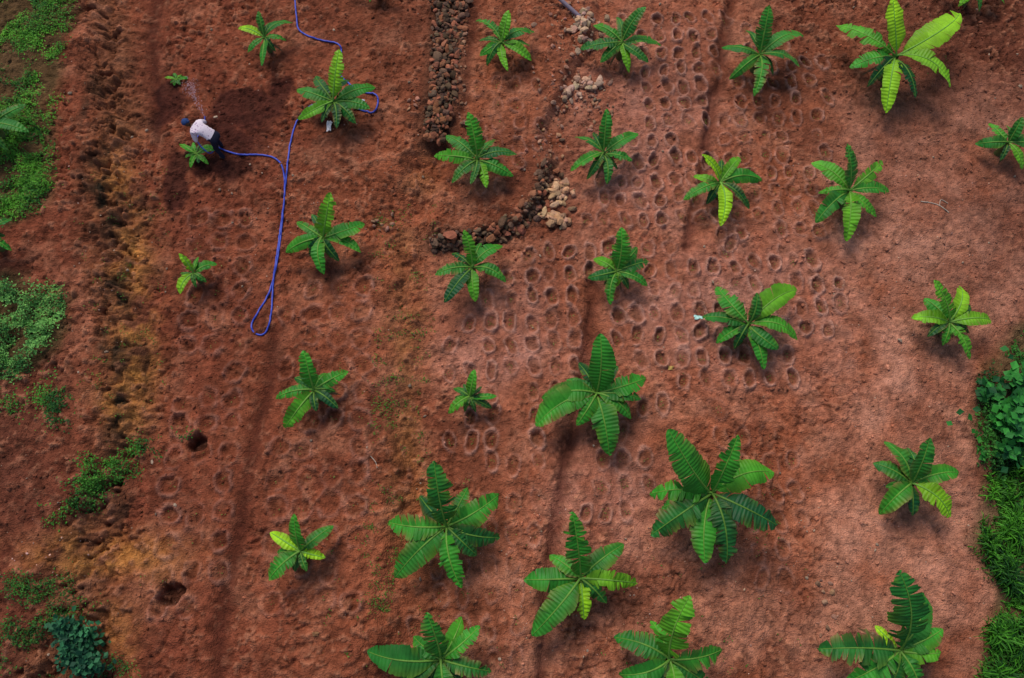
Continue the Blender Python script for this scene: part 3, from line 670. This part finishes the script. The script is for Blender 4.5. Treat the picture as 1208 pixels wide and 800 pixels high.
for nm, wr, dirf, sgn in (('right_hand', (.66, .44, .59), (.5, .35, -.5), 1), ('left_hand', (.60, -.17, .55), (.55, .25, -.5), -1)):
    w = np.array(wr); d = np.array(dirf); d = d/np.linalg.norm(d)
    sd = np.cross(d, np.array([0, 0, 1.])); sd /= np.linalg.norm(sd); pn = np.cross(sd, d)
    vs = [w, w+d*.05, w+d*.085]; ed = [(0, 1), (1, 2)]; ra = [(.026, .022), (.036, .018), (.036, .016)]; rt = [0]
    for k, (o_, ln) in enumerate([(-.028, .06), (-.010, .075), (.010, .07), (.027, .055)]):
        b = w+d*.085+sd*o_; i = len(vs)
        vs += [b, b+d*ln*.45-pn*.008, b+d*ln*.6-pn*ln*.45, b+d*ln*.35-pn*ln*.7]; ed += [(i, i+1), (i+1, i+2), (i+2, i+3)]; ra += [.010, .010, .009, .008]; rt.append(i)
    i = len(vs); b = w+d*.035-sd*.028
    vs += [b, b+d*.025-sd*.03-pn*.01, b+d*.055-sd*.03-pn*.03]; ed += [(i, i+1), (i+1, i+2)]; ra += [.013, .011, .010]; rt.append(i)
    hnd = skin_obj(nm, [tuple(q) for q in vs], ed, ra, rt, 1); hnd.data.materials.append(M_skin); adopt(hnd)
hd = np.array([.79, 0, 1.12]); fw = np.array([.62, 0, -.78]); up_ = np.array([.78, 0, .62]); sdv = np.array([0, 1., 0])
def head_part(name, scale, off, m, fn=None, sub=3):
    tv, tf = ico(sub); v = tv.copy()
    if fn is not None: v = fn(v)
    P = hd+off[0]*fw+off[1]*sdv+off[2]*up_+(v[:, :1]*scale[0])*fw+(v[:, 1:2]*scale[1])*sdv+(v[:, 2:]*scale[2])*up_
    W_ = np.array([LP(*q) for q in P])
    o = np_mesh(name, W_, tf, None, [m]); adopt(o); return o
def hfn(v):
    v = v.copy(); lo = np.clip(-v[:, 2], 0, 1); v[:, 0] *= 1-.15*lo; v[:, 1] *= 1-.32*lo**1.5
    v[:, 0] += .10*lo*(v[:, 0] > 0); nose = np.exp(-((v[:, 1]/.16)**2+((v[:, 2]+.15)/.22)**2))*(v[:, 0] > 0); v[:, 0] += .2*nose
    eye = np.exp(-(((np.abs(v[:, 1])-.38)/.16)**2+((v[:, 2]-.02)/.12)**2))*(v[:, 0] > 0); v[:, 0] -= .10*eye
    return v
head_part('head', (.098, .078, .118), (0, 0, 0), M_skin, hfn)
for s_ in (-1, 1):
    head_part('ear', (.018, .010, .030), (-.01, s_*.078, -.01), M_skin, None, 2)
    head_part('eye', (.010, .013, .008), (.083, s_*.030, .003), M_eye, None, 2)
head_part('mouth', (.008, .024, .006), (.085, 0, -.060), M_wrap, None, 2)
def wfn(v):
    v = v.copy(); v *= (1+.07*np.sin(v[:, 1:2]*9+v[:, 2:]*7)); v[:, 2] = np.maximum(v[:, 2], -.15+.1*v[:, 0]); return v
head_part('head_wrap', (.13, .115, .115), (-.015, 0, .045), M_wrap, wfn)
head_part('head_wrap_knot', (.05, .045, .06), (-.125, .01, .0), M_wrap, wfn, 2)
hw = LP(.72, .47, .56)
ex, ey, ez = [float(q) for q in surf(256., 173.)]
pts = [np.array([ex, ey, ez+.026]), np.array(LP(.25, -.25, .25)), np.array(LP(.60, -.15, .52)), np.array(LP(.68, .2, .54)), np.array(hw), np.array(LP(.78, .62, .60))]
Q = []
E = [2*pts[0]-pts[1]]+pts+[2*pts[-1]-pts[-2]]
for i in range(len(pts)-1):
    for t in np.linspace(0, 1, 8, endpoint=False):
        a, b, c, d = E[i:i+4]; Q.append(.5*((2*b)+(c-a)*t+(2*a-5*b+4*c-d)*t*t+(3*b-a-3*c+d)*t**3))
Q.append(pts[-1]); adopt(tube('hose_end', Q, .02, M_hose, world=True))
noz = np.array(LP(.78, .62, .60)); n = 380
tgt = unproj(222., 98., gz+.05); dv = np.array([tgt[0]-noz[0], tgt[1]-noz[1]])
t = rng.random(n)**.8; sp_ = rng.normal(0, 1, (n, 2))*(.015+.14*t)[:, None]
px_ = noz[0]+dv[0]*t+sp_[:, 0]; py_ = noz[1]+dv[1]*t+sp_[:, 1]
pz_ = noz[2]+.45*t*1.6-(.45*1.6+noz[2]-gz-.02)*t**2+rng.normal(0, .03, n)
pz_ = np.maximum(pz_, Hs(px_, py_)+.01)
M_w = mat('water_droplets', .15, .5, color=(.50, .36, .42), nscale=(5,), namp=(0,))
rocks('water_spray', np.stack([px_, py_, pz_], -1), rng.uniform(.006, .012, n), np.ones((n, 3)), I1, M_w, False, 1.)
# ---------------------------------------------------------------- light, sky, camera
w = bpy.data.worlds.new('World'); scene.world = w; w.use_nodes = True
nt = w.node_tree; sky = nt.nodes.new('ShaderNodeTexSky'); sky.sky_type = 'NISHITA'; sky.sun_disc = False
el, az = math.radians(54), math.radians(335)
sky.sun_elevation = el; sky.sun_rotation = az
nt.links.new(sky.outputs[0], nt.nodes['Background'].inputs[0]); nt.nodes['Background'].inputs[1].default_value = .115
sd = bpy.data.lights.new('sun', 'SUN'); sd.energy = 2.7; sd.angle = math.radians(28); sd.color = (1, .93, .82)
so = bpy.data.objects.new('sun', sd); scene.collection.objects.link(so)
sv = Vector((math.sin(az)*math.cos(el), math.cos(az)*math.cos(el), math.sin(el)))
so.rotation_euler = sv.to_track_quat('Z', 'Y').to_euler()
cd = bpy.data.cameras.new('camera'); cd.sensor_width = 36; cd.lens = 18/(604/F); cd.clip_end = 2000
co = bpy.data.objects.new('camera', cd); scene.collection.objects.link(co)
co.location = (0, CY, CZ); co.rotation_euler = (TL, 0, 0); scene.camera = co
scene.view_settings.view_transform = 'Standard'; scene.view_settings.look = 'None'; scene.view_settings.exposure = 0
print('PITS', len(PITS))
